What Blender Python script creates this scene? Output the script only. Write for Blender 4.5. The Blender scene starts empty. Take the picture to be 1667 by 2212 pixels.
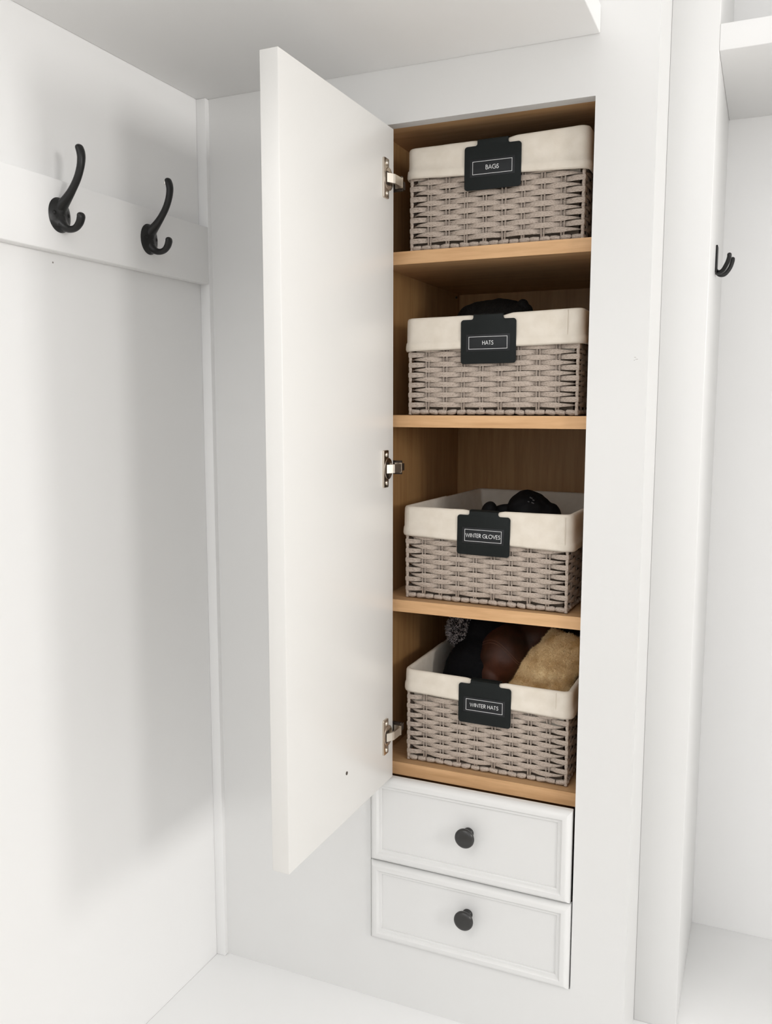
import bpy, bmesh, math, random
from mathutils import Vector, Matrix, noise
random.seed(7)
SC = bpy.context.scene
COL = SC.collection

# ---------------------------------------------------------------- camera
cam = bpy.data.cameras.new('camera')
cam_o = bpy.data.objects.new('camera', cam); COL.objects.link(cam_o)
r = Vector((0.91533, 0.40270, 0.00067)); u = Vector((-0.04941, 0.11065, 0.99263)); f = Vector((-0.39965, 0.90862, -0.12118))
M = Matrix(((r.x, u.x, -f.x, 0.51052), (r.y, u.y, -f.y, -1.10563), (r.z, u.z, -f.z, 0.77890), (0, 0, 0, 1)))
cam_o.matrix_world = M
cam.sensor_fit = 'HORIZONTAL'; cam.sensor_width = 36.0
cam.lens = 36.0 * 1868.5 / 1667.0
cam.clip_start = 0.02
SC.camera = cam_o

# ---------------------------------------------------------------- world, lights, exposure
W = bpy.data.worlds.new('world'); SC.world = W; W.use_nodes = True
W.node_tree.nodes['Background'].inputs[0].default_value = (0.96, 0.975, 1.0, 1)
W.node_tree.nodes['Background'].inputs[1].default_value = 1.55

def area(name, loc, rot, sx, sy, power, color):
    l = bpy.data.lights.new(name, 'AREA'); l.shape = 'RECTANGLE'; l.size = sx; l.size_y = sy
    l.energy = power; l.color = color
    o = bpy.data.objects.new(name, l); COL.objects.link(o); o.location = loc; o.rotation_euler = rot
    return o
RX = 2.10        # x of the wall with the windows
# daylight falling through the two windows of the right-hand wall (faces -x)
area('window_daylight', (RX - 0.005, -0.06, 1.00), (0, math.radians(90), 0), 0.42, 0.34, 8.2, (1.0, 0.975, 0.945))
area('window_daylight', (RX - 0.005, -1.16, 1.00), (0, math.radians(90), 0), 0.42, 0.34, 10.0, (1.0, 0.975, 0.945))

# soft fill added above and behind the camera to brighten the bench
area('bench_fill_light', (0.1, -1.7, 1.94), (0, 0, 0), 0.8, 0.8, 7.5, (1.0, 0.985, 0.96))
SC.view_settings.view_transform = 'Standard'; SC.view_settings.look = 'None'
SC.view_settings.gamma = 1.0; SC.view_settings.use_curve_mapping = False
SC.view_settings.exposure = 0.05

# ---------------------------------------------------------------- materials
def new_mat(name, col, rough=0.5, metal=0.0, spec=0.5):
    m = bpy.data.materials.new(name); m.use_nodes = True
    b = m.node_tree.nodes['Principled BSDF']
    b.inputs['Base Color'].default_value = (*col, 1); b.inputs['Roughness'].default_value = rough
    b.inputs['Metallic'].default_value = metal; b.inputs['Specular IOR Level'].default_value = spec
    return m
def nd(m, t, **kw):
    n = m.node_tree.nodes.new(t)
    for k, v in kw.items(): setattr(n, k, v)
    return n
def lk(m, a, b): m.node_tree.links.new(a, b)
def noise_tex(m, scale, stretch=(1, 1, 1), detail=3, rough=0.5, coord='Object'):
    tc = nd(m, 'ShaderNodeTexCoord'); mp = nd(m, 'ShaderNodeMapping'); mp.inputs['Scale'].default_value = stretch
    n = nd(m, 'ShaderNodeTexNoise'); n.inputs['Scale'].default_value = scale
    n.inputs['Detail'].default_value = detail; n.inputs['Roughness'].default_value = rough
    lk(m, tc.outputs[coord], mp.inputs[0]); lk(m, mp.outputs[0], n.inputs['Vector'])
    return n.outputs['Fac']
def ramp(m, fac, stops):
    rp = nd(m, 'ShaderNodeValToRGB'); e = rp.color_ramp.elements
    while len(e) < len(stops): e.new(0.5)
    for i, (p, c) in enumerate(stops): e[i].position = p; e[i].color = (*c, 1)
    lk(m, fac, rp.inputs[0]); return rp.outputs[0]
def bump(m, fac, strength, dist=0.001):
    b = nd(m, 'ShaderNodeBump'); b.inputs['Strength'].default_value = strength; b.inputs['Distance'].default_value = dist
    lk(m, fac, b.inputs['Height']); lk(m, b.outputs[0], m.node_tree.nodes['Principled BSDF'].inputs['Normal'])
def base(m, sock): lk(m, sock, m.node_tree.nodes['Principled BSDF'].inputs['Base Color'])

def paint(name, c, rough=0.42):
    m = new_mat(name, c, rough, spec=0.4)
    n = noise_tex(m, 3.0, detail=4)
    base(m, ramp(m, n, [(0.3, tuple(x * 0.985 for x in c)), (0.7, c)]))
    bump(m, noise_tex(m, 260, detail=2), 0.05, 0.0004)
    return m
WHITE = (0.805, 0.803, 0.793)
m_wall = paint('white_wall_paint', (0.92, 0.917, 0.91), 0.55)
m_cab = paint('white_cabinet_lacquer', WHITE, 0.38)
m_door = paint('white_door_lacquer', (0.82, 0.81, 0.785), 0.32)
m_bench = paint('white_bench_paint', (0.96, 0.96, 0.955), 0.35)
m_scuff = new_mat('grey_scuff', (0.30, 0.27, 0.25), 0.8)
m_floor = new_mat('floor_wood', (0.62, 0.57, 0.51), 0.5)
m_gap = new_mat('dark_recess', (0.05, 0.045, 0.04), 0.9)

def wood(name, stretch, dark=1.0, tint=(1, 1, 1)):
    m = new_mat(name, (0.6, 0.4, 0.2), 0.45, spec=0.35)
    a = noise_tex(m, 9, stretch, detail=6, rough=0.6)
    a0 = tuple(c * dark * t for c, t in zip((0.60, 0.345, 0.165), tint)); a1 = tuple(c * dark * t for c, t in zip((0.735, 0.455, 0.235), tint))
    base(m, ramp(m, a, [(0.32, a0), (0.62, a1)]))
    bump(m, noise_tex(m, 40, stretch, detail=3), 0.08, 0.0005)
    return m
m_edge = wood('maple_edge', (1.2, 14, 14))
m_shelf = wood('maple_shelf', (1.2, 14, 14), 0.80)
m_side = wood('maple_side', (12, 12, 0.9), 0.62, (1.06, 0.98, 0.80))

def wicker(name, k=1.0):
    m = new_mat(name, (0.45, 0.38, 0.31), 0.62, spec=0.25)
    n1 = noise_tex(m, 620, (0.55, 0.55, 1.2), detail=4, rough=0.7)
    c = ramp(m, n1, [(0.33, (0.21 * k, 0.165 * k, 0.130 * k)), (0.42, (0.43 * k, 0.355 * k, 0.297 * k)), (0.60, (0.545 * k, 0.462 * k, 0.395 * k))])
    base(m, c)
    bump(m, noise_tex(m, 700, (0.5, 0.5, 1.4), detail=2), 0.25, 0.0003)
    return m
m_wick = wicker('greige_paper_wicker'); m_stake = wicker('greige_wicker_stake', 0.85)

m_cloth = new_mat('cream_cotton', (0.83, 0.76, 0.66), 0.85, spec=0.1)
nn = noise_tex(m_cloth, 60, detail=4)
base(m_cloth, ramp(m_cloth, nn, [(0.3, (0.77, 0.70, 0.60)), (0.7, (0.84, 0.775, 0.68))]))
bump(m_cloth, noise_tex(m_cloth, 900, detail=2), 0.25, 0.0005)
m_seam = new_mat('cream_stitching', (0.74, 0.66, 0.55), 0.8)
m_gap_shade = new_mat('basket_gap_shade', (0.10, 0.078, 0.06), 0.9, spec=0.1)  # shade inside the weave gaps, put into a dark colour

m_clip = new_mat('matt_black_plastic', (0.008, 0.0105, 0.0105), 0.55, spec=0.22)
bump(m_clip, noise_tex(m_clip, 700, detail=2), 0.15, 0.0004)
m_card = new_mat('charcoal_label_card', (0.017, 0.0185, 0.0205), 0.45, spec=0.25)
m_print = new_mat('white_print', (0.80, 0.80, 0.80), 0.6)
m_iron = new_mat('black_cast_iron', (0.008, 0.008, 0.008), 0.36, metal=0.0, spec=0.38)
bump(m_iron, noise_tex(m_iron, 350, detail=3), 0.25, 0.0005)
m_knob = new_mat('dark_bronze', (0.052, 0.051, 0.050), 0.30, metal=0.55, spec=0.5)
bump(m_knob, noise_tex(m_knob, 300, detail=2), 0.08, 0.0004)
m_nickel = new_mat('nickel', (0.62, 0.55, 0.47), 0.24, metal=1.0)
m_nickel_b = new_mat('brushed_nickel', (0.74, 0.69, 0.61), 0.36, metal=1.0)
m_dark_metal = new_mat('dark_hinge_metal', (0.10, 0.08, 0.065), 0.4, metal=0.8)
m_black = new_mat('black_knit', (0.006, 0.006, 0.007), 0.9, spec=0.1)
bump(m_black, noise_tex(m_black, 500, detail=2), 0.6, 0.001)
m_mesh = new_mat('black_mesh_fabric', (0.008, 0.008, 0.008), 0.8, spec=0.12)
vo = nd(m_mesh, 'ShaderNodeTexVoronoi'); vo.inputs['Scale'].default_value = 520
tc = nd(m_mesh, 'ShaderNodeTexCoord'); lk(m_mesh, tc.outputs['Object'], vo.inputs['Vector'])
base(m_mesh, ramp(m_mesh, vo.outputs['Distance'], [(0.1, (0.002, 0.002, 0.002)), (0.6, (0.011, 0.010, 0.009))]))
bump(m_mesh, vo.outputs['Distance'], 0.6, 0.001)
m_glove = new_mat('black_glove_fabric', (0.006, 0.006, 0.007), 0.7, spec=0.2)
m_grey = new_mat('grey_reflective_print', (0.06, 0.06, 0.06), 0.5)
m_leather = new_mat('brown_leather', (0.12, 0.038, 0.018), 0.5, spec=0.3)
base(m_leather, ramp(m_leather, noise_tex(m_leather, 16, detail=5), [(0.35, (0.018, 0.008, 0.005)), (0.68, (0.085, 0.027, 0.013))]))
bump(m_leather, noise_tex(m_leather, 260, detail=4), 0.25, 0.0008)
m_stitch = new_mat('brown_stitching', (0.12, 0.05, 0.03), 0.7)
m_fur = new_mat('cream_shearling', (0.70, 0.50, 0.27), 0.9, spec=0.05)
base(m_fur, ramp(m_fur, noise_tex(m_fur, 34, detail=4), [(0.32, (0.70, 0.45, 0.20)), (0.62, (0.96, 0.75, 0.44))]))
m_pom_a = new_mat('pale_grey_yarn', (0.55, 0.50, 0.50), 0.9, spec=0.05)
m_pom_b = new_mat('black_yarn', (0.012, 0.011, 0.012), 0.9, spec=0.05)

# ---------------------------------------------------------------- helpers
def setp(o, label=None, cat=None, group=None, kind=None):
    if label: o['label'] = label
    if cat: o['category'] = cat
    if group: o['group'] = group
    if kind: o['kind'] = kind
    return o
def empty(name, loc=(0, 0, 0), rz=0.0):
    o = bpy.data.objects.new(name, None); COL.objects.link(o); o.empty_display_size = 0.02
    o.location = loc; o.rotation_euler = (0, 0, rz); return o
def link(name, me, parent=None, loc=(0, 0, 0)):
    o = bpy.data.objects.new(name, me); COL.objects.link(o); o.parent = parent; o.location = loc; return o
def smooth(me, ang=None):
    for p in me.polygons: p.use_smooth = True
    if ang is not None:
        bm = bmesh.new(); bm.from_mesh(me)
        for e in bm.edges:
            if len(e.link_faces) == 2 and e.calc_face_angle(0) > ang: e.smooth = False
        bm.to_mesh(me); bm.free()
def mesh(name, verts, faces, mats, sm=False, ang=None):
    me = bpy.data.meshes.new(name); me.from_pydata([tuple(v) for v in verts], [], faces); me.update()
    for m in (mats if isinstance(mats, (list, tuple)) else [mats]): me.materials.append(m)
    bm = bmesh.new(); bm.from_mesh(me); bmesh.ops.recalc_face_normals(bm, faces=bm.faces); bm.to_mesh(me); bm.free()
    if sm: smooth(me, ang)
    return me
def box_me(name, lo, hi, mat, bev=0.0, seg=2):
    bm = bmesh.new(); bmesh.ops.create_cube(bm, size=1)
    for v in bm.verts:
        v.co = Vector([lo[i] + (v.co[i] + 0.5) * (hi[i] - lo[i]) for i in range(3)])
    if bev > 0: bmesh.ops.bevel(bm, geom=bm.edges[:], offset=bev, segments=seg, profile=0.5, affect='EDGES')
    me = bpy.data.meshes.new(name); bm.to_mesh(me); bm.free(); me.materials.append(mat)
    if bev > 0: smooth(me, math.radians(50))
    return me
def box(name, lo, hi, mat, parent=None, bev=0.0, seg=2):
    return link(name, box_me(name, lo, hi, mat, bev, seg), parent)
def add_box(V, F, lo, hi):
    b = len(V)
    for x in (lo[0], hi[0]):
        for y in (lo[1], hi[1]):
            for z in (lo[2], hi[2]): V.append((x, y, z))
    for q in ((0, 1, 3, 2), (4, 6, 7, 5), (0, 4, 5, 1), (2, 3, 7, 6), (0, 2, 6, 4), (1, 5, 7, 3)): F.append([b + i for i in q])
def panel_holes(name, u0, u1, w0, w1, holes, t0, t1, axis, mat, parent=None):
    """slab in the plane normal to `axis` with rectangular holes (one closed mesh per cell grid)"""
    us = sorted({u0, u1, *[h[0] for h in holes], *[h[1] for h in holes]})
    ws = sorted({w0, w1, *[h[2] for h in holes], *[h[3] for h in holes]})
    bm = bmesh.new(); cache = {}
    def V(a, b, t):
        k = (round(a, 6), round(b, 6), round(t, 6))
        if k not in cache:
            cache[k] = bm.verts.new((a, t, b) if axis == 'y' else (t, a, b))
        return cache[k]
    def solid(i, j):
        if i < 0 or j < 0 or i >= len(us) - 1 or j >= len(ws) - 1: return False
        cu = (us[i] + us[i + 1]) / 2; cw = (ws[j] + ws[j + 1]) / 2
        return not any(h[0] < cu < h[1] and h[2] < cw < h[3] for h in holes)
    for i in range(len(us) - 1):
        for j in range(len(ws) - 1):
            if not solid(i, j): continue
            a, b, c, d = us[i], us[i + 1], ws[j], ws[j + 1]
            for t in (t0, t1): bm.faces.new([V(a, c, t), V(b, c, t), V(b, d, t), V(a, d, t)])
            for (di, dj, p, q) in ((-1, 0, (a, c), (a, d)), (1, 0, (b, c), (b, d)), (0, -1, (a, c), (b, c)), (0, 1, (a, d), (b, d))):
                if not solid(i + di, j + dj):
                    bm.faces.new([V(*p, t0), V(*q, t0), V(*q, t1), V(*p, t1)])
    bmesh.ops.recalc_face_normals(bm, faces=bm.faces)
    me = bpy.data.meshes.new(name); bm.to_mesh(me); bm.free(); me.materials.append(mat)
    return link(name, me, parent)
def lathe_me(name, prof, mat, n=40, axis='y'):
    V, F = [], []
    for (rr, h) in prof:
        for i in range(n):
            a = 2 * math.pi * i / n
            V.append({'y': (rr * math.cos(a), h, rr * math.sin(a)), 'z': (rr * math.cos(a), rr * math.sin(a), h), 'x': (h, rr * math.cos(a), rr * math.sin(a))}[axis])
    for j in range(len(prof) - 1):
        for i in range(n): F.append([j * n + i, j * n + (i + 1) % n, (j + 1) * n + (i + 1) % n, (j + 1) * n + i])
    F.append(list(range(n))[::-1]); F.append([(len(prof) - 1) * n + i for i in range(n)])
    return mesh(name, V, F, mat, True, math.radians(45))
def spline(pts, n):
    """Catmull-Rom through pts (tuples of any length)"""
    out = []; P = [pts[0]] + list(pts) + [pts[-1]]
    for i in range(1, len(P) - 2):
        for k in range(n):
            t = k / n
            out.append(tuple(0.5 * ((2 * b) + (c - a) * t + (2 * a - 5 * b + 4 * c - d) * t * t + (3 * b - a - 3 * c + d) * t ** 3) for a, b, c, d in zip(P[i - 1], P[i], P[i + 1], P[i + 2])))
    out.append(tuple(pts[-1])); return out
def tube(V, F, path, rad, sect=12, side=(0, 1, 0), flat=1.0, cap=True):
    """path: Vectors, rad: list of (half width along `side`, half thickness)"""
    b0 = len(V); n = len(path); S = Vector(side)
    for i, p in enumerate(path):
        t = (path[min(i + 1, n - 1)] - path[max(i - 1, 0)]).normalized()
        s = (S - t * S.dot(t)).normalized(); q = t.cross(s)
        ra, rb = rad[i] if isinstance(rad[i], (tuple, list)) else (rad[i], rad[i] * flat)
        for k in range(sect):
            a = 2 * math.pi * k / sect
            V.append(p + s * ra * math.cos(a) + q * rb * math.sin(a))
    for i in range(n - 1):
        for k in range(sect):
            F.append([b0 + i * sect + k, b0 + i * sect + (k + 1) % sect, b0 + (i + 1) * sect + (k + 1) % sect, b0 + (i + 1) * sect + k])
    if cap: F.append([b0 + k for k in range(sect)][::-1]); F.append([b0 + (n - 1) * sect + k for k in range(sect)])
def round_caps(path, rad):
    """taper the last few points to a rounded end"""
    t = (path[-1] - path[-2]).normalized(); p = path[-1]; ra, rb = rad[-1]; h = (ra + rb) / 2
    path = path[:]; rad = rad[:]
    for k in range(1, 6):
        a = k / 5 * math.pi / 2
        path.append(p + t * h * 0.8 * math.sin(a)); rad.append((max(ra * math.cos(a), 1e-5), max(rb * math.cos(a), 1e-5)))
    return path, rad

# ================================================================= SETTING
XL = -0.2745; XBF = -0.2583      # left wall, front of the hook board
ZB = -0.1119; ZC = 1.2216        # bench top, underside of overhead shelves
XR = 0.3725; YP = 0.109          # right side of the cabinet, front of the pilaster
XP = 0.431; YB = 0.399           # right-hand side of the pilaster, back wall of the right bay
FL = -0.55; CE = 1.95
setp(box('wall_left', (XL - 0.1, -2.6, FL), (XL, 0.5, CE), m_wall), kind='structure')
setp(box('wall_back', (XL - 0.1, YB, FL), (RX + 0.1, YB + 0.1, CE), m_wall), kind='structure')
setp(box('ambient_blocker', (XL - 0.1, -2.6, FL), (RX + 0.1, -2.5, 0.7), m_wall), kind='structure')  # unseen half wall added to block low ambient light
setp(box('floor', (XL - 0.1, -2.6, FL - 0.1), (RX + 0.1, 0.5, FL), m_floor), kind='structure')
setp(box('ceiling', (XL - 0.1, -2.6, CE), (RX + 0.1, 0.5, CE + 0.1), m_wall), kind='structure')
wins = [(-0.23, 0.11, 0.79, 1.21), (-1.33, -0.99, 0.79, 1.21)]
setp(panel_holes('wall_right', -2.6, 0.5, FL, CE, wins, RX, RX + 0.1, 'x', m_wall), kind='structure')
for i, (a, b, c, d) in enumerate(wins):
    V, F = [], []; fx = (RX - 0.012, RX + 0.02)
    add_box(V, F, (fx[0], a - 0.05, c - 0.05), (fx[1], a, d + 0.05)); add_box(V, F, (fx[0], b, c - 0.05), (fx[1], b + 0.05, d + 0.05))
    add_box(V, F, (fx[0], a, d), (fx[1], b, d + 0.05)); add_box(V, F, (fx[0], a, c - 0.05), (fx[1], b, c))
    setp(link('window_%d' % (i + 1), mesh('window_frame', V, F, m_cab)), kind='structure')
# narrow filler strip closing the corner between left wall and cabinet
setp(box('trim_1', (XL, -0.0085, ZB), (XBF, 0.012, ZC), m_wall, bev=0.0008), kind='structure')

# ================================================================= BENCH, SHELVES, PILASTER
o = box('bench_seat', (XL, -0.56, ZB - 0.04), (RX, YB, ZB), m_bench, bev=0.0015)
setp(o, 'white painted bench seat running under the cabinet into both bays', 'bench')
o = box('overhead_shelf', (XL, -0.52, ZC), (0.3035, 0.0, ZC + 0.0322), m_wall, bev=0.0012)
setp(o, 'thick white overhead shelf with grey shaded underside above the open cabinet door', 'shelf')
o = box('overhead_shelf', (XP, YP, ZC - 0.001), (1.02, YB, ZC + 0.0312), m_wall, bev=0.0012)
setp(o, 'thick white overhead shelf in the right bay above the small two-pronged hook', 'shelf')
o = box('bay_partition', (XR, YP, ZB), (XP, YB, CE), m_cab, bev=0.0012)
setp(o, 'white vertical partition panel between the cabinet and the right bay', 'partition')
o = box('bay_partition', (1.02, YP, ZB), (1.08, YB, CE), m_cab, bev=0.0012)
setp(o, 'white vertical partition panel closing the far right side of the right bay', 'partition')
o = box('hook_board', (XL, -0.53, 0.9585), (XBF, -0.0085, 1.0403), m_wall, bev=0.0012)
setp(o, 'long white hook board on the left wall carrying two black coat hooks', 'board')

# ================================================================= CABINET
cab = empty('built_in_cabinet', (0, 0, ZB))
setp(cab, 'tall white built-in cabinet with open door, maple shelves and two drawers', 'cabinet')
def C(name, lo, hi, mat, bev=0.0):      # part of the cabinet, given in world coordinates
    me = box_me(name, (lo[0], lo[1], lo[2] - ZB), (hi[0], hi[1], hi[2] - ZB), mat, bev); return link(name, me, cab)
ZT = 1.1513; ZD0 = -0.0135; DY = 0.019
o = panel_holes('face_panel', XBF, XR, 0.0, CE - ZB, [(0.0, 0.30, ZD0 - ZB, ZT - ZB)], 0.0, DY, 'y', m_cab, cab)
C('outer_side_panel', (XR - 0.018, DY, ZB), (XR, YB, CE), m_cab)
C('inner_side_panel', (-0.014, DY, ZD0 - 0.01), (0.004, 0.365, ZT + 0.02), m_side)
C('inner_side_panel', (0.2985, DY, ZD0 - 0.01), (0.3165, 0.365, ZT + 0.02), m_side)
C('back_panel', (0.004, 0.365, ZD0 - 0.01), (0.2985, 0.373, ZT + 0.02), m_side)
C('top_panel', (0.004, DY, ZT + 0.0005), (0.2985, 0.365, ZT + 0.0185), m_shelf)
SH = [0.9896, 0.7666, 0.5023, 0.2582]
for k, z in enumerate(SH):
    th = [0.0172, 0.0166, 0.0172, 0.0190][k]
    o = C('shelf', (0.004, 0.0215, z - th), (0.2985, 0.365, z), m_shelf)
    em = box_me('edge_band', (0.004, 0.0205, z - th - ZB), (0.2985, 0.0215, z - ZB), m_edge)
    link('edge_band', em, o)
C('drawer_divider', (0.004, 0.022, 0.105), (0.2985, 0.34, 0.109), m_gap)
# shelf pins seen on the side under the top shelf
for (yy, zz) in ((0.345, 0.966),):
    pm = lathe_me('shelf_pin', [(0.0018, 0.004), (0.0018, 0.0065), (0.0008, 0.007)], m_dark_metal, 12, 'x'); link('shelf_pin', pm, cab, (0, yy, zz - ZB))

# drawers: moulded front swept round the rectangle
def drawer_front(w, h, prof):
    V, F = [], []
    for (d, y) in prof:
        for (sx, sz) in ((0, 0), (1, 0), (1, 1), (0, 1)):
            V.append((d if sx == 0 else w - d, y, d if sz == 0 else h - d))
    n = len(prof)
    for j in range(n - 1):
        for i in range(4): F.append([j * 4 + i, j * 4 + (i + 1) % 4, (j + 1) * 4 + (i + 1) % 4, (j + 1) * 4 + i])
    F.append([(n - 1) * 4 + i for i in range(4)]); F.append([0, 1, 2, 3][::-1])
    return mesh('drawer_front', V, F, m_cab, True, math.radians(24))
prof = [(0, 0.006), (0, -0.0005), (0.0004, -0.0022), (0.0015, -0.0045), (0.003, -0.0064), (0.0048, -0.0078), (0.007, -0.0085), (0.0100, -0.0088),
        (0.0118, -0.0086), (0.0130, -0.0076), (0.0138, -0.0062), (0.0146, -0.0053), (0.0160, -0.0050), (0.0176, -0.0050), (0.0184, -0.0045), (0.0188, -0.0030), (0.0189, -0.0022)]
knob_prof = [(0.0074, 0.0), (0.0076, -0.0012), (0.0068, -0.0026), (0.0052, -0.005), (0.0048, -0.0085), (0.0056, -0.0115), (0.0085, -0.0135), (0.0122, -0.0150),
             (0.0138, -0.0170), (0.0141, -0.0188), (0.0137, -0.0204), (0.0125, -0.0218), (0.010, -0.0229), (0.006, -0.0237), (0.0025, -0.0240), (0.0002, -0.0241)]
knob_me = lathe_me('knob', knob_prof, m_knob, 48)
for (z0, z1, x1) in ((0.1122, 0.2430, 0.2968), (ZD0 + 0.001, 0.1104, 0.2982)):
    d = link('drawer', drawer_front(x1 - 0.0012, z1 - z0, prof), cab, (0.0012, 0, z0 - ZB))
    link('knob', knob_me, d, (0.1526 - 0.0012, -0.0022, (0.1835 if z0 > 0 else 0.0612) - z0))
    V, F = [], []
    add_box(V, F, (0.008, 0.006, 0.006), (x1 - 0.012, 0.33, z1 - z0 - 0.018))
    link('drawer_box', mesh('drawer_box', V, F, m_side), d)

# door
TH = 0.0097
door = link('door', box_me('door', (-0.0225, -0.293, 0.2457), (0, 0, 1.144), m_door, 0.0009), cab, (0.0362, -0.0025, -ZB))
door.rotation_euler = (0, 0, -TH)
def round_plate(name, pts_yz, x0, x1, mat, bev=0.0):
    bm = bmesh.new(); vs = [bm.verts.new((x0, y, z)) for y, z in pts_yz]; fc = bm.faces.new(vs)
    ex = bmesh.ops.extrude_face_region(bm, geom=[fc])
    for v in ex['geom']:
        if isinstance(v, bmesh.types.BMVert): v.co.x = x1
    if bev:
        es = [e for e in bm.edges if all(abs(v.co.x - x1) < 1e-7 for v in e.verts)]
        bmesh.ops.bevel(bm, geom=es, offset=bev, segments=2, profile=0.5, affect='EDGES')
    bmesh.ops.recalc_face_normals(bm, faces=bm.faces)
    me = bpy.data.meshes.new(name); bm.to_mesh(me); bm.free(); me.materials.append(mat); smooth(me, math.radians(35)); return me
def rrect(cy, cz, hy, hz, rad, n=5):
    out = []
    for (sy, sz, a0) in ((1, 1, 0), (-1, 1, 90), (-1, -1, 180), (1, -1, 270)):
        for k in range(n + 1):
            a = math.radians(a0 + 90 * k / n); out.append((cy + sy * (hy - rad) + rad * math.cos(a), cz + sz * (hz - rad) + rad * math.sin(a)))
    return out
plate_me = round_plate('hinge_plate', rrect(-0.0280, 0, 0.0078, 0.0255, 0.0022), 0.0, 0.0026, m_nickel, 0.0010)
cup_pts = [(-0.0215 + 0.0133 * math.cos(2 * math.pi * k / 32), 0.0133 * math.sin(2 * math.pi * k / 32) * 1.12) for k in range(32)]
cup_me = round_plate('hinge_cup', cup_pts, 0.0, 0.0034, m_nickel, 0.0014)
well_me = round_plate('hinge_well', rrect(-0.0265, 0, 0.0062, 0.0088, 0.003), 0.003, 0.0037, m_dark_metal)
Va, Fa = [], []
def slab_path(V, F, pts, hz, th):
    b = len(V); n = len(pts)
    for i, (x, y) in enumerate(pts):
        t = Vector((pts[min(i + 1, n - 1)][0] - pts[max(i - 1, 0)][0], pts[min(i + 1, n - 1)][1] - pts[max(i - 1, 0)][1])).normalized(); q = Vector((-t.y, t.x)) * th / 2
        for s in (1, -1):
            for z in (-hz, hz): V.append((x + q.x * s, y + q.y * s, z))
    for i in range(n - 1):
        a = b + 4 * i; c = a + 4
        for p, q in ((0, 1), (1, 3), (3, 2), (2, 0)): F.append([a + p, a + q, c + q, c + p])
    F.append([b, b + 2, b + 3, b + 1]); F.append([b + 4 * (n - 1) + k for k in (0, 1, 3, 2)])
slab_path(Va, Fa, [(0.0035, -0.031), (0.0050, -0.0285), (0.0085, -0.0225), (0.0098, -0.020), (0.0100, -0.004), (0.0100, 0.0035)], 0.0058, 0.0030)
arm_me = mesh('hinge_arm', Va, Fa, m_nickel_b)
Vb, Fb = [], []
add_box(Vb, Fb, (-0.030, 0.0035, -0.0075), (0.0112, 0.0062, 0.0075)); add_box(Vb, Fb, (-0.030, 0.0062, -0.0095), (0.0092, 0.0105, 0.0095)); add_box(Vb, Fb, (-0.030, 0.0105, -0.005), (0.0075, 0.022, 0.005))
base_me = mesh('hinge_mount', Vb, Fb, m_dark_metal)
Vc, Fc = [], []; add_box(Vc, Fc, (0.001, 0.0025, -0.0068), (0.0118, 0.0044, 0.0068)); collar_me = mesh('hinge_collar', Vc, Fc, m_nickel)
screw_me = lathe_me('screw', [(0.0030, 0.0), (0.0030, 0.0008), (0.0022, 0.0016), (0.0008, 0.0019), (0.0001, 0.0019)], m_nickel_b, 16, 'x')
for z in (1.0750, 0.6945, 0.3155):
    link('hinge_plate', plate_me, door, (0, 0, z)); link('hinge_cup', cup_me, door, (0, 0, z)); link('hinge_well', well_me, door, (0, 0, z))
    link('hinge_arm', arm_me, door, (0, 0, z)); link('hinge_mount', base_me, door, (0, 0, z)); link('hinge_collar', collar_me, door, (0, 0, z))
    for s in (-1, 1): link('screw', screw_me, door, (0.0024, -0.0275, z + s * 0.0192))
hole = lathe_me('bumper_hole', [(0.0024, 0.0), (0.0024, 0.0005), (0.0013, 0.0006), (0.0001, 0.0003)], m_dark_metal, 16, 'x')
link('bumper_hole', hole, door, (0, -0.147, 0.3091))

# small scuffs on the face panel and an old nail hole in the left wall
for (x, z, w) in ((0.3570, 0.8385, 0.0022), (0.3590, 0.8362, 0.0030), (0.3562, 0.8350, 0.0012)):
    C('scuff_mark', (x - w / 2, -0.00015, z), (x + w / 2, 0.0002, z + 0.0004), m_scuff)
wl = [o for o in COL.objects if o.name == 'wall_left'][0]
link('nail_hole', lathe_me('nail_hole', [(0.0011, 0.0), (0.0010, 0.0003), (0.0002, 0.0001)], m_scuff, 10, 'x'), wl, (XL, -0.301, 0.9478))

# ================================================================= COAT HOOKS
def oval_plate(hy, hz, th, ridge):
    V, F = [], []; n = 40; R = 9
    for j in range(R + 1):
        q = j / R; rr = 1 - q
        for k in range(n):
            a = 2 * math.pi * k / n; ca, sa = math.cos(a), math.sin(a)
            y = hy * rr * ca; z = hz * rr * (abs(sa) ** 0.92) * (1 if sa > 0 else -1)
            x = th * min(1, 1.25 * (1 - rr ** 3.2)) + ridge * (0.55 + 0.75 * abs(z) / hz) * math.exp(-(y / 0.0066) ** 2) * (1 - rr ** 7)
            V.append((x, y, z))
    for k in range(n): V.append((0, hy * math.cos(2 * math.pi * k / n), hz * math.sin(2 * math.pi * k / n)))
    for j in range(R):
        for k in range(n): F.append([j * n + k, j * n + (k + 1) % n, (j + 1) * n + (k + 1) % n, (j + 1) * n + k])
    F.append([R * n + k for k in range(n)])
    return mesh('plate', V, F, m_iron, True)
hp_me = oval_plate(0.0175, 0.0200, 0.0034, 0.0055)
def arm(ptsr, name):
    P = spline(ptsr, 8); path = [Vector((a, 0, c)) for a, c, _, _ in P]; rad = [(w, t) for _, _, w, t in P]
    path, rad = round_caps(path, rad); V, F = [], []
    tube(V, F, path, rad, 16, (0, 1, 0)); return mesh(name, V, F, m_iron, True)
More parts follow.
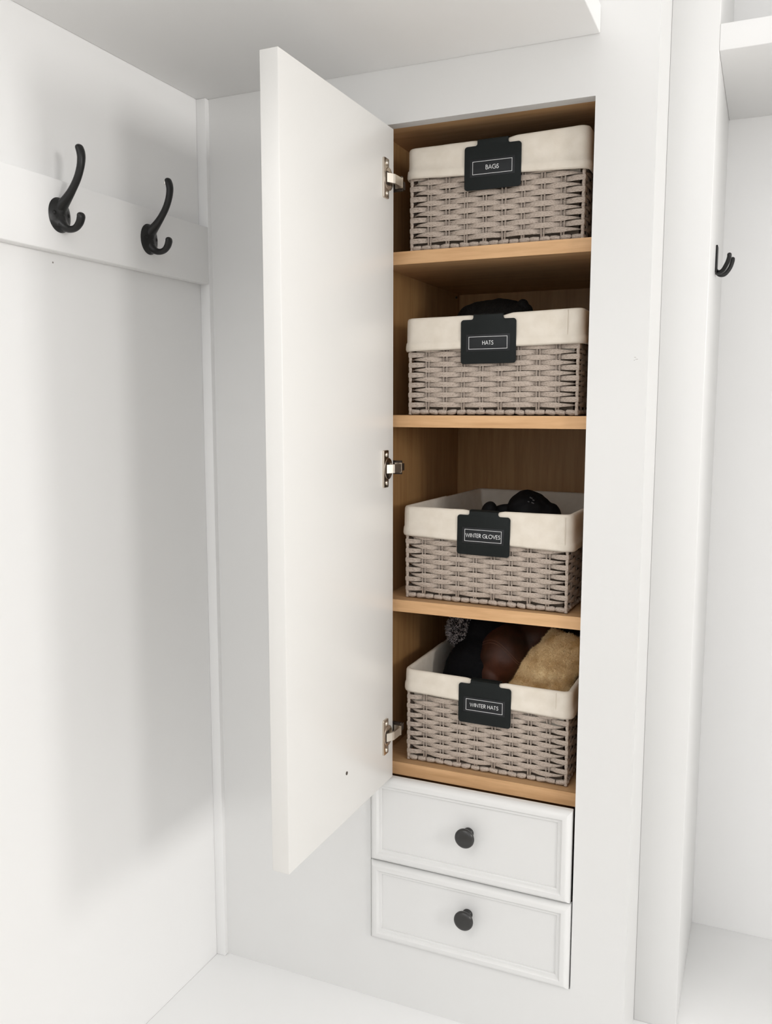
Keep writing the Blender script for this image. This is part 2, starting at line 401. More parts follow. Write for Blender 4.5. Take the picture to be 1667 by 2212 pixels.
up_me = arm([(0.0005, 0.0040, 0.0090, 0.0050), (0.0050, 0.0110, 0.0080, 0.0058), (0.0125, 0.0180, 0.0058, 0.0052), (0.0205, 0.0268, 0.0045, 0.0046), (0.0285, 0.0380, 0.0042, 0.0044), (0.0338, 0.0500, 0.0045, 0.0043),
             (0.0358, 0.0600, 0.0052, 0.0042), (0.0352, 0.0670, 0.0057, 0.0042), (0.0336, 0.0718, 0.0057, 0.0040)], 'upper_arm')
lo_me = arm([(0.0005, -0.0050, 0.0085, 0.0055), (0.0045, -0.0115, 0.0072, 0.0056), (0.0110, -0.0160, 0.0050, 0.0044), (0.0180, -0.0172, 0.0044, 0.0038), (0.0245, -0.0155, 0.0045, 0.0038), (0.0295, -0.0108, 0.0050, 0.0040), (0.0318, -0.0055, 0.0055, 0.0040), (0.0320, -0.0030, 0.0056, 0.0038)], 'lower_arm')
hs_me = lathe_me('screw', [(0.0028, 0), (0.0027, 0.0006), (0.0018, 0.0012), (0.0008, 0.0014), (0.0001, 0.0014)], m_iron, 18, 'x')
m_chip = new_mat('bare_metal_chip', (0.8, 0.78, 0.75), 0.3, metal=0.6)
def coat_hook(y, z, label):
    h = empty('coat_hook', (XBF, y, z)); setp(h, label, 'hook', 'black cast iron coat hooks on the left wall')
    link('plate', hp_me, h); link('upper_arm', up_me, h); link('lower_arm', lo_me, h)
    for s in (-1, 1): link('screw', hs_me, h, (0.0028, s * 0.0105, 0.001))
    return h
coat_hook(-0.3036, 1.0, 'black double coat hook further from the corner, with a plain upper tip')
h2 = coat_hook(-0.1431, 1.0, 'black double coat hook nearest the corner, upper tip chipped to bright metal')
ico = bmesh.new(); bmesh.ops.create_icosphere(ico, subdivisions=2, radius=1)
for v in ico.verts: v.co = Vector((v.co.x * 0.0016, v.co.y * 0.0012, v.co.z * (0.0036 if v.co.z > 0 else 0.0028)))
cm = bpy.data.meshes.new('chip'); ico.to_mesh(cm); ico.free(); cm.materials.append(m_chip); smooth(cm)
link('chip', cm, h2, (0.0308, -0.0040, 0.0690))

# small two-pronged hook in the right bay
h3 = empty('coat_hook', (XP, 0.230, 0.985)); setp(h3, 'small black two-pronged hook seen edge-on inside the right bay', 'hook')
link('plate', box_me('plate', (0, -0.011, -0.0195), (0.0026, 0.011, 0.0185), m_iron, 0.0012), h3)
for pts in ([(0.0010, 0.0, -0.0155), (0.0050, -0.005, -0.0188), (0.0105, -0.009, -0.0165), (0.0155, -0.012, -0.0080), (0.0180, -0.0135, -0.0005), (0.0182, -0.014, 0.0035)],
            [(0.0010, 0.0, -0.0165), (0.0060, 0.005, -0.0208), (0.0125, 0.009, -0.0195), (0.0185, 0.012, -0.0110), (0.0212, 0.0135, -0.0025), (0.0216, 0.014, 0.0015)]):
    P = spline(pts, 7); path = [Vector(q) for q in P]; rad = [(0.0036, 0.0030)] * len(path); path, rad = round_caps(path, rad); V, F = [], []
    tube(V, F, path, rad, 14, (0, 1, 0)); link('prong', mesh('prong', V, F, m_iron, True), h3)

# ================================================================= BASKETS
BW, BD, BH = 0.2410, 0.318, 0.128          # outer width, depth, woven height
INS = 0.0034
PITCH = 0.00690; NROW = 13; Z0 = 0.0115
NX, NY = 9, 12                             # intervals between stakes on front and side
def perim():
    """nodes (x, y, nx, ny, corner) round the centreline"""
    hx, hy = BW / 2 - INS, BD / 2 - INS; N = []
    c = math.sqrt(0.5)
    for i in range(NX): N.append((-hx + 2 * hx * i / NX, -hy, *((-c, -c) if i == 0 else (0, -1)), i == 0))
    for i in range(NY): N.append((hx, -hy + 2 * hy * i / NY, *((c, -c) if i == 0 else (1, 0)), i == 0))
    for i in range(NX): N.append((hx - 2 * hx * i / NX, hy, *((c, c) if i == 0 else (0, 1)), i == 0))
    for i in range(NY): N.append((-hx, hy - 2 * hy * i / NY, *((-c, c) if i == 0 else (-1, 0)), i == 0))
    return N
NODES = perim(); NN = len(NODES)
def strand_mesh(phase, seed):
    rnd = random.Random(seed); V, F = [], []; SUB = 8; pts = []
    jz = [rnd.uniform(-0.0005, 0.0005) for _ in range(NN)]; ja = [rnd.uniform(0.85, 1.18) for _ in range(NN)]
    for i in range(NN):
        a, b = NODES[i], NODES[(i + 1) % NN]
        for k in range(SUB):
            t = k / SUB; c = math.cos(math.pi * (i + phase + t))
            c = (c + 0.22) / 1.22 if c > -0.22 else (c + 0.22) / 0.78
            s = math.copysign(abs(c) ** 0.75, c); wv = (0.0021 if s > 0 else 0.0027) * s * (ja[i] * (1 - t) + ja[(i + 1) % NN] * t)
            x = a[0] * (1 - t) + b[0] * t; y = a[1] * (1 - t) + b[1] * t
            # blended normal: corners keep the diagonal only close to the corner post
            if a[4] and t < 0.35: q = t / 0.35; nx = a[2] * (1 - q) + b[2] * q; ny = a[3] * (1 - q) + b[3] * q
            elif b[4] and t > 0.65: q = (t - 0.65) / 0.35; nx = a[2] * (1 - q) + b[2] * q; ny = a[3] * (1 - q) + b[3] * q
            elif a[4]: nx, ny = b[2], b[3]
            else: nx, ny = a[2], a[3]
            L = math.hypot(nx, ny); nx /= L; ny /= L
            cr = 0.0
            if a[4]: cr = max(0, 1 - t / 0.3)
            if b[4]: cr = max(0, 1 - (1 - t) / 0.3)
            wv += 0.0004 - 0.0004 * cr * (1 if s > 0 else 0)
            if cr > 0 and s < 0: wv -= 0.0042 * cr
            z = jz[i] * (1 - t) + jz[(i + 1) % NN] * t
            near = (1 - t) if a[4] else (t if b[4] else 0)
            hh = 0.00345 * (0.93 + 0.10 * (s * 0.5 + 0.5))
            if (a[4] and math.cos(math.pi * (i + phase)) < 0) or (b[4] and math.cos(math.pi * (i + 1 + phase)) < 0): hh *= 1 - 0.74 * near ** 0.7
            pts.append((x + nx * wv, y + ny * wv, z, nx, ny, hh))
    sec = [(-0.55, -0.92), (0.35, -0.98), (0.85, -0.6), (1.0, 0.0), (0.85, 0.6), (0.35, 0.98), (-0.55, 0.92)]
    for (x, y, z, nx, ny, hh) in pts:
        for (o_, q) in sec: V.append((x + nx * o_ * 0.00085, y + ny * o_ * 0.00085, z + q * hh))
    m = len(sec); n = len(pts)
    for i in range(n):
        for k in range(m): F.append([i * m + k, i * m + (k + 1) % m, ((i + 1) % n) * m + (k + 1) % m, ((i + 1) % n) * m + k])
    return mesh('wicker_strand', V, F, m_wick, True, math.radians(50))
STR = [strand_mesh(0, 1), strand_mesh(1, 2), strand_mesh(0, 3), strand_mesh(1, 4)]
def stake_mesh(ang, seed):
    rnd = random.Random(seed); V, F = [], []
    for s in (-1, 1):
        j = rnd.uniform(-0.0004, 0.0004)
        P = [Vector((s * 0.00205 + j + (rnd.uniform(-.0003, .0003)), 0, z)) for z in (0.002, 0.02, 0.05, 0.08, 0.105, 0.12)]
        P[0].x *= 0.6
        tube(V, F, P, [0.00125] * 6, 8, (1, 0, 0))
    R = Matrix.Rotation(ang, 3, 'Z'); V = [R @ Vector(v) for v in V]
    return mesh('wicker_stake', V, F, m_stake, True)
STK = [[stake_mesh(a, 10 + i * 3 + k) for k in range(3)] for i, a in enumerate((0, math.pi / 2))]
def post_mesh():
    V, F = [], []; P = []; R = []
    z = 0.001
    while z < 0.122:
        ph = (z - Z0) / PITCH * math.pi
        P.append(Vector((0, 0, z))); R.append(0.0019 + 0.0006 * abs(math.sin(ph))); z += 0.0010
    tube(V, F, P, R, 12, (1, 0, 0)); return mesh('corner_post', V, F, m_wick, True)
POST = post_mesh()
def twist_mesh(seed):
    rnd = random.Random(seed); L = rnd.uniform(0.0125, 0.0138); k = rnd.uniform(.25, .75)
    P = [(-L / 2, .62), (-L / 2 * .86, .86), (-L * (.5 - k) , 1.0 + rnd.uniform(0, .12)), (L / 2 * .84, .84), (L / 2, .60)]
    V, F = [], []; path = [Vector((x, rnd.uniform(-.0003, .0003), rnd.uniform(-.0003, .0003))) for x, _ in P]
    tube(V, F, path, [0.00375 * q for _, q in P], 9, (0, 1, 0)); return mesh('rim_twist', V, F, m_wick, True, math.radians(40))
TW = [twist_mesh(40 + i) for i in range(6)]

def rr_perim(hx, hy, rad, nx=40, ny=46, nc=6):
    """closed rounded rectangle from front-left, counter-clockwise, with outward normals"""
    out = []
    def line(a, b, n, nrm):
        for i in range(n): t = (i + 0.5) / n; out.append((a[0] + (b[0] - a[0]) * t, a[1] + (b[1] - a[1]) * t, *nrm))
    def arc(cx, cy, a0):
        for i in range(nc + 1):
            a = math.radians(a0 + 90 * i / nc); out.append((cx + rad * math.cos(a), cy + rad * math.sin(a), math.cos(a), math.sin(a)))
    line((-hx + rad, -hy), (hx - rad, -hy), nx, (0, -1)); arc(hx - rad, -hy + rad, -90)
    line((hx, -hy + rad), (hx, hy - rad), ny, (1, 0)); arc(hx - rad, hy - rad, 0)
    line((hx - rad, hy), (-hx + rad, hy), nx, (0, 1)); arc(-hx + rad, hy - rad, 90)
    line((-hx, hy - rad), (-hx, -hy + rad), ny, (-1, 0)); arc(-hx + rad, -hy + rad, 180)
    return out
def liner_meshes(seed, ztL, ztR, zbL, zbR, sag, pull, dip=0.0028):
    per = rr_perim(BW / 2 + 0.0006, BD / 2 + 0.0006, 0.0115)
    def ring(prof_fn, close):
        V, F = [], []; rows = None
        for (x, y, nx, ny) in per:
            pr = prof_fn(x, y)
            rows = len(pr)
            for j, (o_, z, amp) in enumerate(pr):
                nz = noise.noise(Vector((x * 26 + seed * 7, y * 26, z * 9))) * 0.9 + noise.noise(Vector((x * 95 + seed, y * 95, z * 40))) * 0.5
                d = o_ + amp * nz; V.append((x + nx * d, y + ny * d, z + amp * 0.6 * noise.noise(Vector((x * 40, y * 40, seed + 3.1)))))
        n = len(per)
        for i in range(n):
            for j in range(rows - 1): F.append([i * rows + j, i * rows + j + 1, ((i + 1) % n) * rows + j + 1, ((i + 1) % n) * rows + j])
        return V, F, rows, n
    def tz(x, y, a, b): t = (x + BW / 2) / BW; return a + (b - a) * t
    def cuff(x, y):
        zt = tz(x, y, ztL, ztR) - sag * max(0, 1 - (x / (BW / 2)) ** 2) - (0.0 if y < 0 else 0.001)
        if y < 0: zt -= dip * math.exp(-((x - 0.0015) / 0.0235) ** 6)
        zb = tz(x, y, zbL, zbR); h = zt - zb
        edge = pull * max(0, (abs(x) / (BW / 2)) - 0.6)
        return [(0.0012, zb + 0.0015, .0003), (0.0034, zb, .0006), (0.0042 + edge, zb + 0.003, .0008), (0.0040 + edge, zb + 0.0075, .0008), (0.0034 + edge, zb + 0.0115, .0007), (0.0028, zb + 0.0125, .0006),
                (0.0026, zb + h * .5, .0011), (0.0026, zb + h * .75, .0011), (0.0022, zt - 0.003, .0007), (0.0008, zt - 0.0006, .0004), (-0.0015, zt, .0003), (-0.0042, zt - 0.0008, .0004), (-0.0056, zt - 0.0035, .0006),
                (-0.0066, zt - 0.02, .0012), (-0.0105, zt - 0.045, .0016), (-0.0120, zt - 0.08, .0016), (-0.0120, 0.012, .001), (-0.014, 0.008, .0)]
    V, F, rows, n = ring(cuff, False)
    F.append([i * rows + rows - 1 for i in range(n)][::-1])
    me = mesh('liner', V, F, m_cloth, True); return me
def seam_mesh(x, z0, z1, y):
    V, F = [], []; P = [Vector((x + 0.0001 * math.sin(k * 1.7), y, z0 + (z1 - z0) * k / 10)) for k in range(11)]
    tube(V, F, P, [(0.0003, 0.0004)] * 11, 6, (1, 0, 0)); return mesh('seam', V, F, m_seam, True)

def basket(cx, front_y, z, rz, label, lp, seams, seed):
    b = empty('wicker_basket', (cx, front_y + BD / 2, z), rz); setp(b, label, 'basket', 'lined wicker baskets on the cabinet shelves')
    for k in range(NROW):
        st = STR[(k % 2) + (2 if (k // 2) % 2 else 0)]
        link('wicker_strand', st, b, (0, 0, Z0 + k * PITCH + 0.003))
    for i, nd_ in enumerate(NODES):
        if nd_[4]:
            link('corner_post', POST, b, (nd_[0] - nd_[2] * 0.0002, nd_[1] - nd_[3] * 0.0002, 0))
        else:
            sidewall = abs(nd_[2]) > 0.5; link('wicker_stake', STK[1 if sidewall else 0][i % 3], b, (nd_[0], nd_[1], 0))
    hx, hy = BW / 2 - 0.0042, BD / 2 - 0.0042
    for (a, c, n, ang) in (((-hx, -hy), (hx, -hy), 17, 0), ((hx, -hy), (hx, hy), 23, 90), ((hx, hy), (-hx, hy), 17, 180), ((-hx, hy), (-hx, -hy), 23, 270)):
        for i in range(n):
            t = (i + 0.5) / n
            o = link('rim_twist', TW[(i * 5 + seed) % 6], b, (a[0] + (c[0] - a[0]) * t, a[1] + (c[1] - a[1]) * t, 0.0047))
            o.rotation_euler = (random.uniform(-.3, .3), random.uniform(-.10, .16), math.radians(ang) + random.uniform(-.05, .05))
    link('liner', liner_meshes(seed, *lp), b)
    for (sx, a, c) in seams: link('seam', seam_mesh(sx, a, c, -BD / 2 - 0.0032), b)
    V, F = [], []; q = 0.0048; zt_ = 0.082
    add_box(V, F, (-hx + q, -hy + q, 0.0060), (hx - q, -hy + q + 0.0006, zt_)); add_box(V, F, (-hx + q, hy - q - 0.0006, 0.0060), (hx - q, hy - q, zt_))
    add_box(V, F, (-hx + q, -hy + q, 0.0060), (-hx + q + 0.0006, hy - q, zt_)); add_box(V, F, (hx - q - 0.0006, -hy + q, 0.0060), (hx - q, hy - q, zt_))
    link('gap_shade_sheet', mesh('gap_shade_sheet', V, F, m_gap_shade), b)  # dark sheet added behind the weave so its gaps look shaded
    V, F = [], []; add_box(V, F, (-hx + 0.004, -hy + 0.004, 0.0035), (hx - 0.004, hy - 0.004, 0.0060))
    link('basket_base', mesh('basket_base', V, F, m_stake), b)
    return b
CX = 0.1640
# liner: top left/right, hem left/right, sag, hem pull
basket(CX + 0.0012, 0.0300, SH[0], math.radians(0.0), 'lined wicker basket on the top shelf wearing the BAGS label', (0.1365, 0.1395, 0.0960, 0.0855, 0.0010, 0.0016), [], 1)
basket(CX - 0.0002, 0.0300, SH[1], math.radians(0.0), 'lined wicker basket on the second shelf with a black hat rising from it', (0.1335, 0.1385, 0.0880, 0.0930, 0.0008, 0.0012), [(0.1040, 0.0975, 0.136)], 2)
basket(CX - 0.0012, 0.0340, SH[2], math.radians(-2.2), 'lined wicker basket on the third shelf holding black gloves', (0.1345, 0.1345, 0.0925, 0.0845, 0.0005, 0.0006), [(0.1150, 0.0920, 0.131), (-0.1120, 0.0970, 0.131)], 3)
basket(CX - 0.0020, 0.0335, SH[3], math.radians(0.0), 'lined wicker basket on the bottom shelf stuffed with winter hats', (0.1395, 0.1355, 0.1065, 0.0975, 0.0005, 0.0002), [(0.1020, 0.1020, 0.133)], 4)

# ================================================================= CLIP LABELS
def arcp(cx, cy, rx, ry, a0, a1, n=14):
    return [(cx + rx * math.cos(math.radians(a0 + (a1 - a0) * i / n)), cy + ry * math.sin(math.radians(a0 + (a1 - a0) * i / n))) for i in range(n + 1)]
GL = {
 'A': (.72, [[(0, 0), (.36, 1), (.72, 0)], [(.13, .34), (.59, .34)]]),
 'B': (.52, [[(.05, 0), (.05, 1), (.22, 1)] + arcp(.22, .77, .22, .23, 90, -90) + [(.05, .54)], [(.22, .54)] + arcp(.24, .27, .27, .27, 90, -90) + [(.05, 0)]]),
 'E': (.44, [[(.44, 1), (.05, 1), (.05, 0), (.44, 0)], [(.05, .52), (.42, .52)]]),
 'G': (.88, [arcp(.5, .5, .47, .5, 48, 360, 26) + [(.52, .5)]]),
 'H': (.64, [[(.05, 0), (.05, 1)], [(.59, 0), (.59, 1)], [(.05, .54), (.59, .54)]]),
 'I': (.10, [[(.05, 0), (.05, 1)]]),
 'L': (.42, [[(.05, 1), (.05, 0), (.42, 0)]]),
 'N': (.70, [[(.05, 0), (.05, 1), (.65, 0), (.65, 1)]]),
 'O': (.98, [arcp(.49, .5, .46, .5, 0, 360, 30)]),
 'R': (.50, [[(.05, 0), (.05, 1), (.20, 1)] + arcp(.20, .75, .25, .25, 90, -90) + [(.05, .5)], [(.20, .5), (.50, 0)]]),
 'S': (.50, [arcp(.27, .755, .19, .225, 25, 245, 16) + arcp(.22, .26, .23, .26, 68, -155, 18)]),
 'T': (.48, [[(0, 1), (.48, 1)], [(.24, 0), (.24, 1)]]),
 'V': (.68, [[(0, 1), (.34, 0), (.68, 1)]]),
 'W': (1.06, [[(0, 1), (.27, 0), (.53, .95), (.79, 0), (1.06, 1)]]),
}
def lettering(text, cap, width, cz):
    sp = 0.15; tot = 0
    for ch in text: tot += (0.34 if ch == ' ' else GL[ch][0] + sp)
    tot -= sp; sx = width / tot; V, F = [], []; hw = 0.066 * cap; cur = -width / 2
    for ch in text:
        if ch == ' ': cur += 0.34 * sx; continue
        w, strokes = GL[ch]
        for st in strokes:
            P = [Vector((cur + x * sx, 0, cz + (y - 0.5) * cap)) for x, y in st]; n = len(P); b = len(V)
            for i, p in enumerate(P):
                t0 = (p - P[i - 1]).normalized() if i > 0 else (P[1] - p).normalized()
                t1 = (P[i + 1] - p).normalized() if i < n - 1 else t0
                tt = (t0 + t1); tt = tt.normalized() if tt.length > 1e-6 else t1
                q = Vector((-tt.z, 0, tt.x)); k = min(1.8, 1 / max(0.35, q.dot(Vector((-t0.z, 0, t0.x)))))
                for s in (1, -1):
                    for y in (0, -0.00015): V.append(p + q * hw * k * s + Vector((0, y, 0)))
            for i in range(n - 1):
                a = b + 4 * i; c = a + 4
                for u_, v_ in ((0, 1), (1, 3), (3, 2), (2, 0)): F.append([a + u_, a + v_, c + v_, c + u_])
            F.append([b, b + 2, b + 3, b + 1]); F.append([b + 4 * (n - 1) + k for k in (0, 1, 3, 2)])
        cur += (w + sp) * sx
    return mesh('lettering', V, F, m_print)
def plate_outline(hw, h0, h1, nw, top, R=0.0042, r2=0.0030):
    P = []
    def arc(cx, cz, rr, a0, a1, n=6):
        for i in range(n + 1):
            a = math.radians(a0 + (a1 - a0) * i / n); P.append((cx + rr * math.cos(a), cz + rr * math.sin(a)))
    arc(-hw + R, h0 + R, R, 270, 180); arc(-hw + R, h1 - R, R, 180, 90)
    arc(-nw - r2, h1 + r2, r2, 270, 360)
    P.append((-nw, top)); P.append((nw, top))
    arc(nw + r2, h1 + r2, r2, 180, 270); arc(hw - R, h1 - R, R, 90, 0); arc(hw - R, h0 + R, R, 0, -90)
    return P
def clip_label(text, cx, y, z, z0, z1, top, tw, rz, ry, label):
    """z0,z1,top: bottom of plate, shoulder, rim height above the shelf"""
    c = empty('clip_label', (cx, y, z + z0), rz); c.rotation_euler = (0, ry, rz); setp(c, label, 'label')
    hw = 0.0383; H = z1 - z0; T = top - z0
    P = plate_outline(hw, 0, H, 0.0208, T)
    bm = bmesh.new(); fr = bm.faces.new([bm.verts.new((a, 0, b)) for a, b in P]); ex = bmesh.ops.extrude_face_region(bm, geom=[fr])
    for v in ex['geom']:
        if isinstance(v, bmesh.types.BMVert): v.co.y = -0.0016
    es = [e for e in bm.edges if all(abs(v.co.y + 0.0016) < 1e-7 for v in e.verts)]
    bmesh.ops.bevel(bm, geom=es, offset=0.0004, segments=2, profile=0.5, affect='EDGES')
    bmesh.ops.recalc_face_normals(bm, faces=bm.faces)
    me = bpy.data.meshes.new('plate'); bm.to_mesh(me); bm.free(); me.materials.append(m_clip); smooth(me, math.radians(30)); link('plate', me, c)
    # tongue folding over the rim and down inside
    Q = [(-0.0008, T - 0.0010), (0.0006, T + 0.0002), (0.004, T + 0.0008), (0.0095, T + 0.0007), (0.0135, T - 0.0004), (0.0150, T - 0.004), (0.0156, T - 0.028)]
    V, F = [], []
    for i, (yy, zz) in enumerate(Q):
        a = Q[max(i - 1, 0)]; b = Q[min(i + 1, len(Q) - 1)]; t = Vector((b[0] - a[0], b[1] - a[1])).normalized(); q = Vector((-t.y, t.x)) * 0.0008
        for s in (1, -1):
            for x in (-0.0208, 0.0208): V.append((x, yy + q.x * s, zz + q.y * s))
    for i in range(len(Q) - 1):
        a = 4 * i; d = a + 4
        for p_, q_ in ((0, 1), (1, 3), (3, 2), (2, 0)): F.append([a + p_, a + q_, d + q_, d + p_])
    F.append([0, 2, 3, 1]); k = 4 * (len(Q) - 1); F.append([k, k + 1, k + 3, k + 2])
    link('tongue', mesh('tongue', V, F, m_clip, True, math.radians(60)), c)
    cz = 0.0275
    card = link('label_card', box_me('label_card', (-0.0305, -0.0021, cz - 0.0112), (0.0305, -0.0014, cz + 0.0112), m_card, 0.0002), c)
    V, F = [], []; a, b, t = 0.0268, 0.0083, 0.00052; y0, y1 = -0.0024, -0.0020
    add_box(V, F, (-a, y0, cz + b - t), (a, y1, cz + b)); add_box(V, F, (-a, y0, cz - b), (a, y1, cz - b + t))
    add_box(V, F, (-a, y0, cz - b + t), (-a + t, y1, cz + b - t)); add_box(V, F, (a - t, y0, cz - b + t), (a, y1, cz + b - t))
    link('card_border', mesh('card_border', V, F, m_print), card)
    link('lettering', lettering(text, 0.0051, tw, cz), card, (0, -0.0022, 0))
    return c
clip_label('BAGS', 0.1645, 0.0258, SH[0], 0.0722, 0.1280, 0.1352, 0.0176, 0, math.radians(0.0), 'black clip-on label reading BAGS hooked over the top basket')
clip_label('HATS', 0.1622, 0.0258, SH[1], 0.0695, 0.1280, 0.1342, 0.0152, 0, math.radians(-0.3), 'black clip-on label reading HATS hooked over the second basket')
clip_label('WINTER GLOVES', 0.1575, 0.0300, SH[2], 0.0715, 0.1270, 0.1326, 0.0500, math.radians(-2.2), math.radians(0.6), 'black clip-on label reading WINTER GLOVES hooked over the third basket')
clip_label('WINTER HATS', 0.1632, 0.0292, SH[3], 0.0735, 0.1308, 0.1358, 0.0415, 0, math.radians(0.3), 'black clip-on label reading WINTER HATS hooked over the bottom basket')

# ================================================================= CONTENTS
def lumps(name, parts, mat, vox=0.0022, namp=0.0, nsc=20, seed=0, parent=None, loc=(0, 0, 0), sm=6):
    bm = bmesh.new()
    for (c, rad, rot) in parts:
        mt = Matrix.Translation(Vector(c)) @ Matrix.Rotation(math.radians(rot[2]), 4, 'Z') @ Matrix.Rotation(math.radians(rot[1]), 4, 'Y') @ Matrix.Rotation(math.radians(rot[0]), 4, 'X') @ Matrix.Diagonal((*rad, 1))
        bmesh.ops.create_icosphere(bm, subdivisions=4, radius=1, matrix=mt)
    me = bpy.data.meshes.new(name); bm.to_mesh(me); bm.free()
    tmp = bpy.data.objects.new('tmp', me); COL.objects.link(tmp)
    md = tmp.modifiers.new('r', 'REMESH'); md.mode = 'VOXEL'; md.voxel_size = vox
    s = tmp.modifiers.new('s', 'SMOOTH'); s.iterations = sm; s.factor = 0.5
    dg = bpy.context.evaluated_depsgraph_get(); out = bpy.data.meshes.new_from_object(tmp.evaluated_get(dg))
    bpy.data.objects.remove(tmp)
    out.name = name; out.materials.clear(); out.materials.append(mat); smooth(out)
    if namp:
        ns = [v.normal.copy() for v in out.vertices]
        for v, nrm in zip(out.vertices, ns):
            v.co += nrm * namp * (noise.noise(v.co * nsc + Vector((seed, 0, 0))) + 0.5 * noise.noise(v.co * nsc * 2.6))
    return link(name, out, parent, loc)

# black mesh-fabric hat in the HATS basket
hat = empty('black_hat', (0.144, 0.130, SH[1] + 0.0205)); setp(hat, 'black crumpled sun hat of mesh fabric in the HATS basket', 'hat')
B = SH[1] + 0.012
lumps('crown', [((0.0, 0, 0.075), (0.056, 0.062, 0.070), (0, 0, 0)), ((-0.008, -0.005, 0.110), (0.052, 0.045, 0.034), (0, 6, 0)), ((0.022, -0.01, 0.116), (0.040, 0.030, 0.026), (0, 10, 0)), ((0.0, 0, 0.03), (0.05, 0.055, 0.028), (0, 0, 0))], m_mesh, namp=0.0035, nsc=30, seed=1, parent=hat)
lumps('brim', [((0.0, -0.01, 0.100), (0.084, 0.072, 0.012), (8, 4, 0)), ((-0.036, -0.02, 0.109), (0.040, 0.03, 0.013), (0, -20, 0)), ((0.050, -0.02, 0.106), (0.038, 0.03, 0.011), (0, 19, 0))], m_mesh, namp=0.0025, nsc=40, seed=2, parent=hat)
lumps('gathered_knot', [((0.0405, -0.018, 0.1330), (0.0085, 0.010, 0.0100), (0, 20, 0)), ((0.047, -0.018, 0.127), (0.009, 0.010, 0.008), (0, 50, 0))], m_mesh, vox=0.001, namp=0.0012, nsc=90, seed=3, parent=hat)

# black gloves
g1 = empty('winter_glove', (0.1815, 0.185, SH[2] + 0.0015)); setp(g1, 'black padded winter glove arched highest in the gloves basket, with a small grey print', 'glove', 'gloves in the third basket')
lumps('glove_hand', [((0.0, 0, 0.112), (0.036, 0.036, 0.036), (0, 10, 0)), ((0.022, 0.0, 0.085), (0.026, 0.034, 0.046), (0, 18, 0)), ((-0.020, 0, 0.108), (0.030, 0.026, 0.022), (0, -18, 0)), ((0.0, 0.0, 0.055), (0.032, 0.04, 0.044), (0, 0, 0))], m_glove, namp=0.0025, nsc=42, seed=5, parent=g1)
lumps('glove_finger', [((-0.040, -0.012, 0.116), (0.022, 0.010, 0.0095), (0, -18, 0))], m_glove, vox=0.0014, parent=g1)
lumps('glove_finger', [((-0.030, -0.026, 0.108), (0.026, 0.010, 0.0095), (0, -10, 6))], m_glove, vox=0.0014, parent=g1)
for (x, zz, s) in ((0.010, 0.1405, 0.0024), (0.014, 0.1375, 0.0016), (0.007, 0.1350, 0.0015), (0.0135, 0.1335, 0.0022)):
    mm = box_me('grey_print', (-s, -0.0006, -0.0010), (s, 0.0006, 0.0010), m_grey, 0.0003); o = link('grey_print', mm, g1, (x, -0.0275 - (0.1405 - zz) * .5, zz - 0.001)); o.rotation_euler = (math.radians(-30), math.radians(25), 0)
g2 = empty('winter_glove', (0.129, 0.150, SH[2] + 0.0085)); setp(g2, 'black glove with its rounded fingertip showing left of the taller glove', 'glove', 'gloves in the third basket')
lumps('glove_hand', [((0.002, 0.01, 0.070), (0.026, 0.03, 0.040), (0, 0, 0)), ((0.0, 0.0, 0.030), (0.03, 0.035, 0.028), (0, 0, 0))], m_glove, namp=0.002, nsc=40, seed=8, parent=g2)
lumps('glove_finger', [((0.0, 0.0, 0.108), (0.0125, 0.013, 0.018), (0, 12, 0)), ((0.003, 0.004, 0.095), (0.013, 0.014, 0.020), (0, 0, 0))], m_glove, vox=0.0014, parent=g2)

# bottom basket: pom-pom beanie, leather trapper hat with shearling
def blades(name, surf_pts, mats, length, width, seed, parent, loc, droop=0.3, jitter=0.6):
    rnd = random.Random(seed); V, F, MI = [], [], []
    for (p, nrm) in surf_pts:
        j = Vector((rnd.gauss(0, 1), rnd.gauss(0, 1), rnd.gauss(0, 1))) * jitter
        d = (nrm + j * 0.5).normalized(); L = length * rnd.uniform(0.6, 1.2)
        s = d.cross(Vector((rnd.gauss(0, 1), rnd.gauss(0, 1), rnd.gauss(0, 1)))).normalized() * width
        m1 = p + d * L * 0.5 + Vector((0, 0, -droop * L * 0.2)); tip = p + d * L + Vector((0, 0, -droop * L)) + j * L * 0.3
        b = len(V); V += [p - s, p + s, m1 - s * .8, m1 + s * .8, tip]
        F += [[b, b + 1, b + 3, b + 2], [b + 2, b + 3, b + 4]]; k = rnd.randrange(len(mats)); MI += [k, k]
    me = bpy.data.meshes.new(name); me.from_pydata([tuple(v) for v in V], [], F); me.update()
    for m in mats: me.materials.append(m)
    for p_, k in zip(me.polygons, MI): p_.material_index = k
    o = link(name, me, parent, loc); o['kind'] = 'stuff'; return o
bean = empty('pompom_beanie', (0.100, 0.165, SH[3] + 0.012)); setp(bean, 'black knitted beanie with a marled grey and black pom-pom in the bottom basket', 'hat')
lumps('beanie_body', [((0.012, -0.015, 0.090), (0.050, 0.060, 0.075), (0, 14, 0)), ((0.030, 0.02, 0.150), (0.050, 0.060, 0.052), (0, 0, 0)), ((0.02, 0.0, 0.045), (0.062, 0.07, 0.045), (0, 0, 0)), ((0.085, 0.100, 0.135), (0.055, 0.045, 0.065), (0, 0, 0))], m_black, namp=0.003, nsc=32, seed=11, parent=bean)
pc = Vector((-0.0110, 0.000, 0.1580)); PR = 0.0290
pb = lumps('pompom', [(tuple(pc), (PR, PR, PR), (0, 0, 0))], m_pom_b, vox=0.002, parent=bean)
rnd = random.Random(3); pts = []
for i in range(11000):
    v = Vector((rnd.gauss(0, 1), rnd.gauss(0, 1), rnd.gauss(0, 1))).normalized(); pts.append((pc + v * PR * 0.97, v))
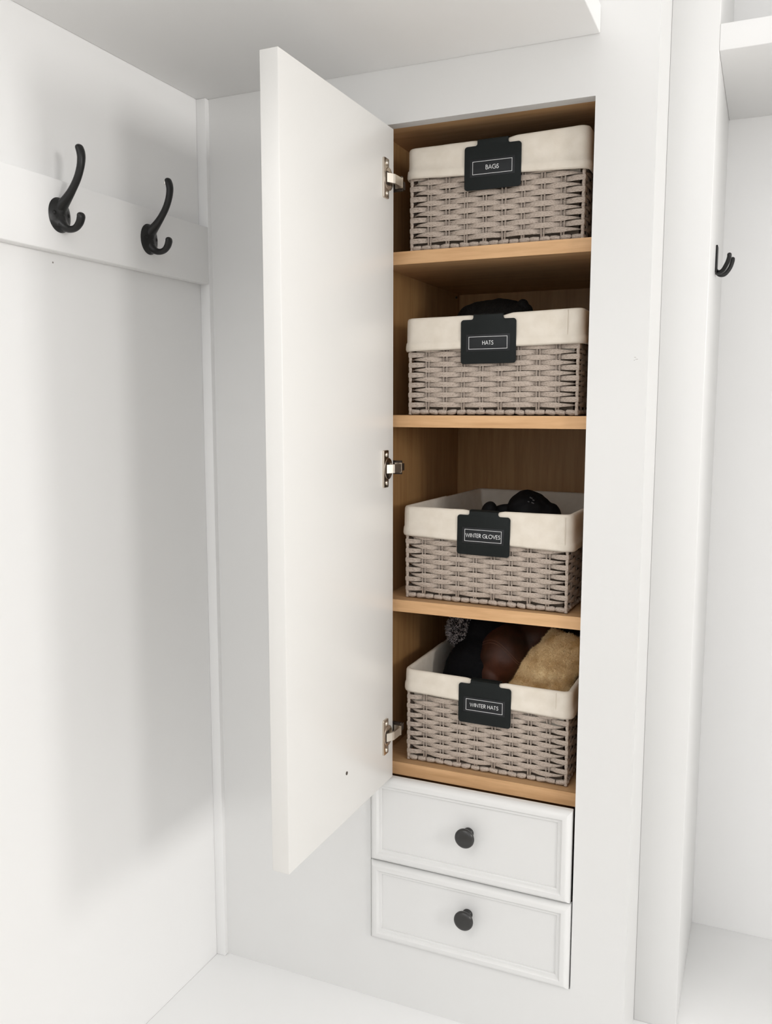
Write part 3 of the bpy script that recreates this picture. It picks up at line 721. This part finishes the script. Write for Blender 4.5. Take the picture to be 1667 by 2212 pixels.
bl = blades('pompom_yarn', pts, [m_pom_a, m_pom_b], 0.0042, 0.00055, 5, bean, (0, 0, 0), 0.1, 0.9)

trap = empty('trapper_hat', (0.2010, 0.165, SH[3] + 0.012)); setp(trap, 'brown leather trapper hat with cream shearling flap in the bottom basket', 'hat')
lumps('leather_crown', [((-0.042, -0.020, 0.130), (0.040, 0.050, 0.052), (0, 22, 0)), ((-0.052, -0.030, 0.098), (0.028, 0.044, 0.044), (0, -8, 0)), ((-0.015, 0.010, 0.125), (0.045, 0.050, 0.068), (0, 20, 0)), ((0, 0, 0.045), (0.05, 0.06, 0.045), (0, 0, 0))], m_leather, namp=0.003, nsc=22, seed=21, parent=trap, sm=10)
from mathutils.bvhtree import BVHTree
lc = [o for o in trap.children][0]; bv = BVHTree.FromPolygons([v.co for v in lc.data.vertices], [p_.vertices for p_ in lc.data.polygons])
for off in (0.0, 0.0035):
    V, F = [], []; P = []
    for i in range(25):
        t = i / 24; x = -0.078 + 0.070 * t; zz = 0.128 + 0.040 * math.sin(0.5 + 2.3 * t) - 0.012 * t - off
        hit = bv.ray_cast(Vector((x, -0.2, zz)), Vector((0, 1, 0)))
        if hit[0] is not None: P.append(hit[0] - Vector((0, 0.0002, 0)))
    if len(P) > 3:
        tube(V, F, P, [(0.0005, 0.0005)] * len(P), 6, (0, 0, 1)); link('stitched_seam', mesh('stitched_seam', V, F, m_stitch, True), trap)
fur_parts = [((0.0235, -0.040, 0.1145), (0.080, 0.024, 0.038), (0, -51, 0)), ((0.038, -0.035, 0.085), (0.030, 0.030, 0.055), (0, 0, 0)), ((0.040, -0.015, 0.120), (0.024, 0.036, 0.060), (0, -10, 0)), ((0.0, -0.050, 0.085), (0.034, 0.022, 0.028), (0, -30, 0))]
fo = lumps('shearling_flap', fur_parts, m_fur, vox=0.0025, namp=0.004, nsc=34, seed=31, parent=trap, sm=8)
fur = []
me = fo.data
polys = [p_ for p_ in me.polygons if p_.normal.y < 0.35]
rnd = random.Random(9); ar = [p_.area for p_ in polys]
for p_ in rnd.choices(polys, ar, k=26000):
    vs = [me.vertices[i].co for i in p_.vertices]; a, b = rnd.random(), rnd.random()
    q = (vs[0] * (1 - a) + vs[1] * a) * (1 - b) + (vs[-1] * (1 - a) + vs[2 % len(vs)] * a) * b
    fur.append((q, p_.normal.copy()))
blades('shearling_wool', fur, [m_fur], 0.0034, 0.00022, 6, trap, (0, 0, 0), 0.25, 0.9)
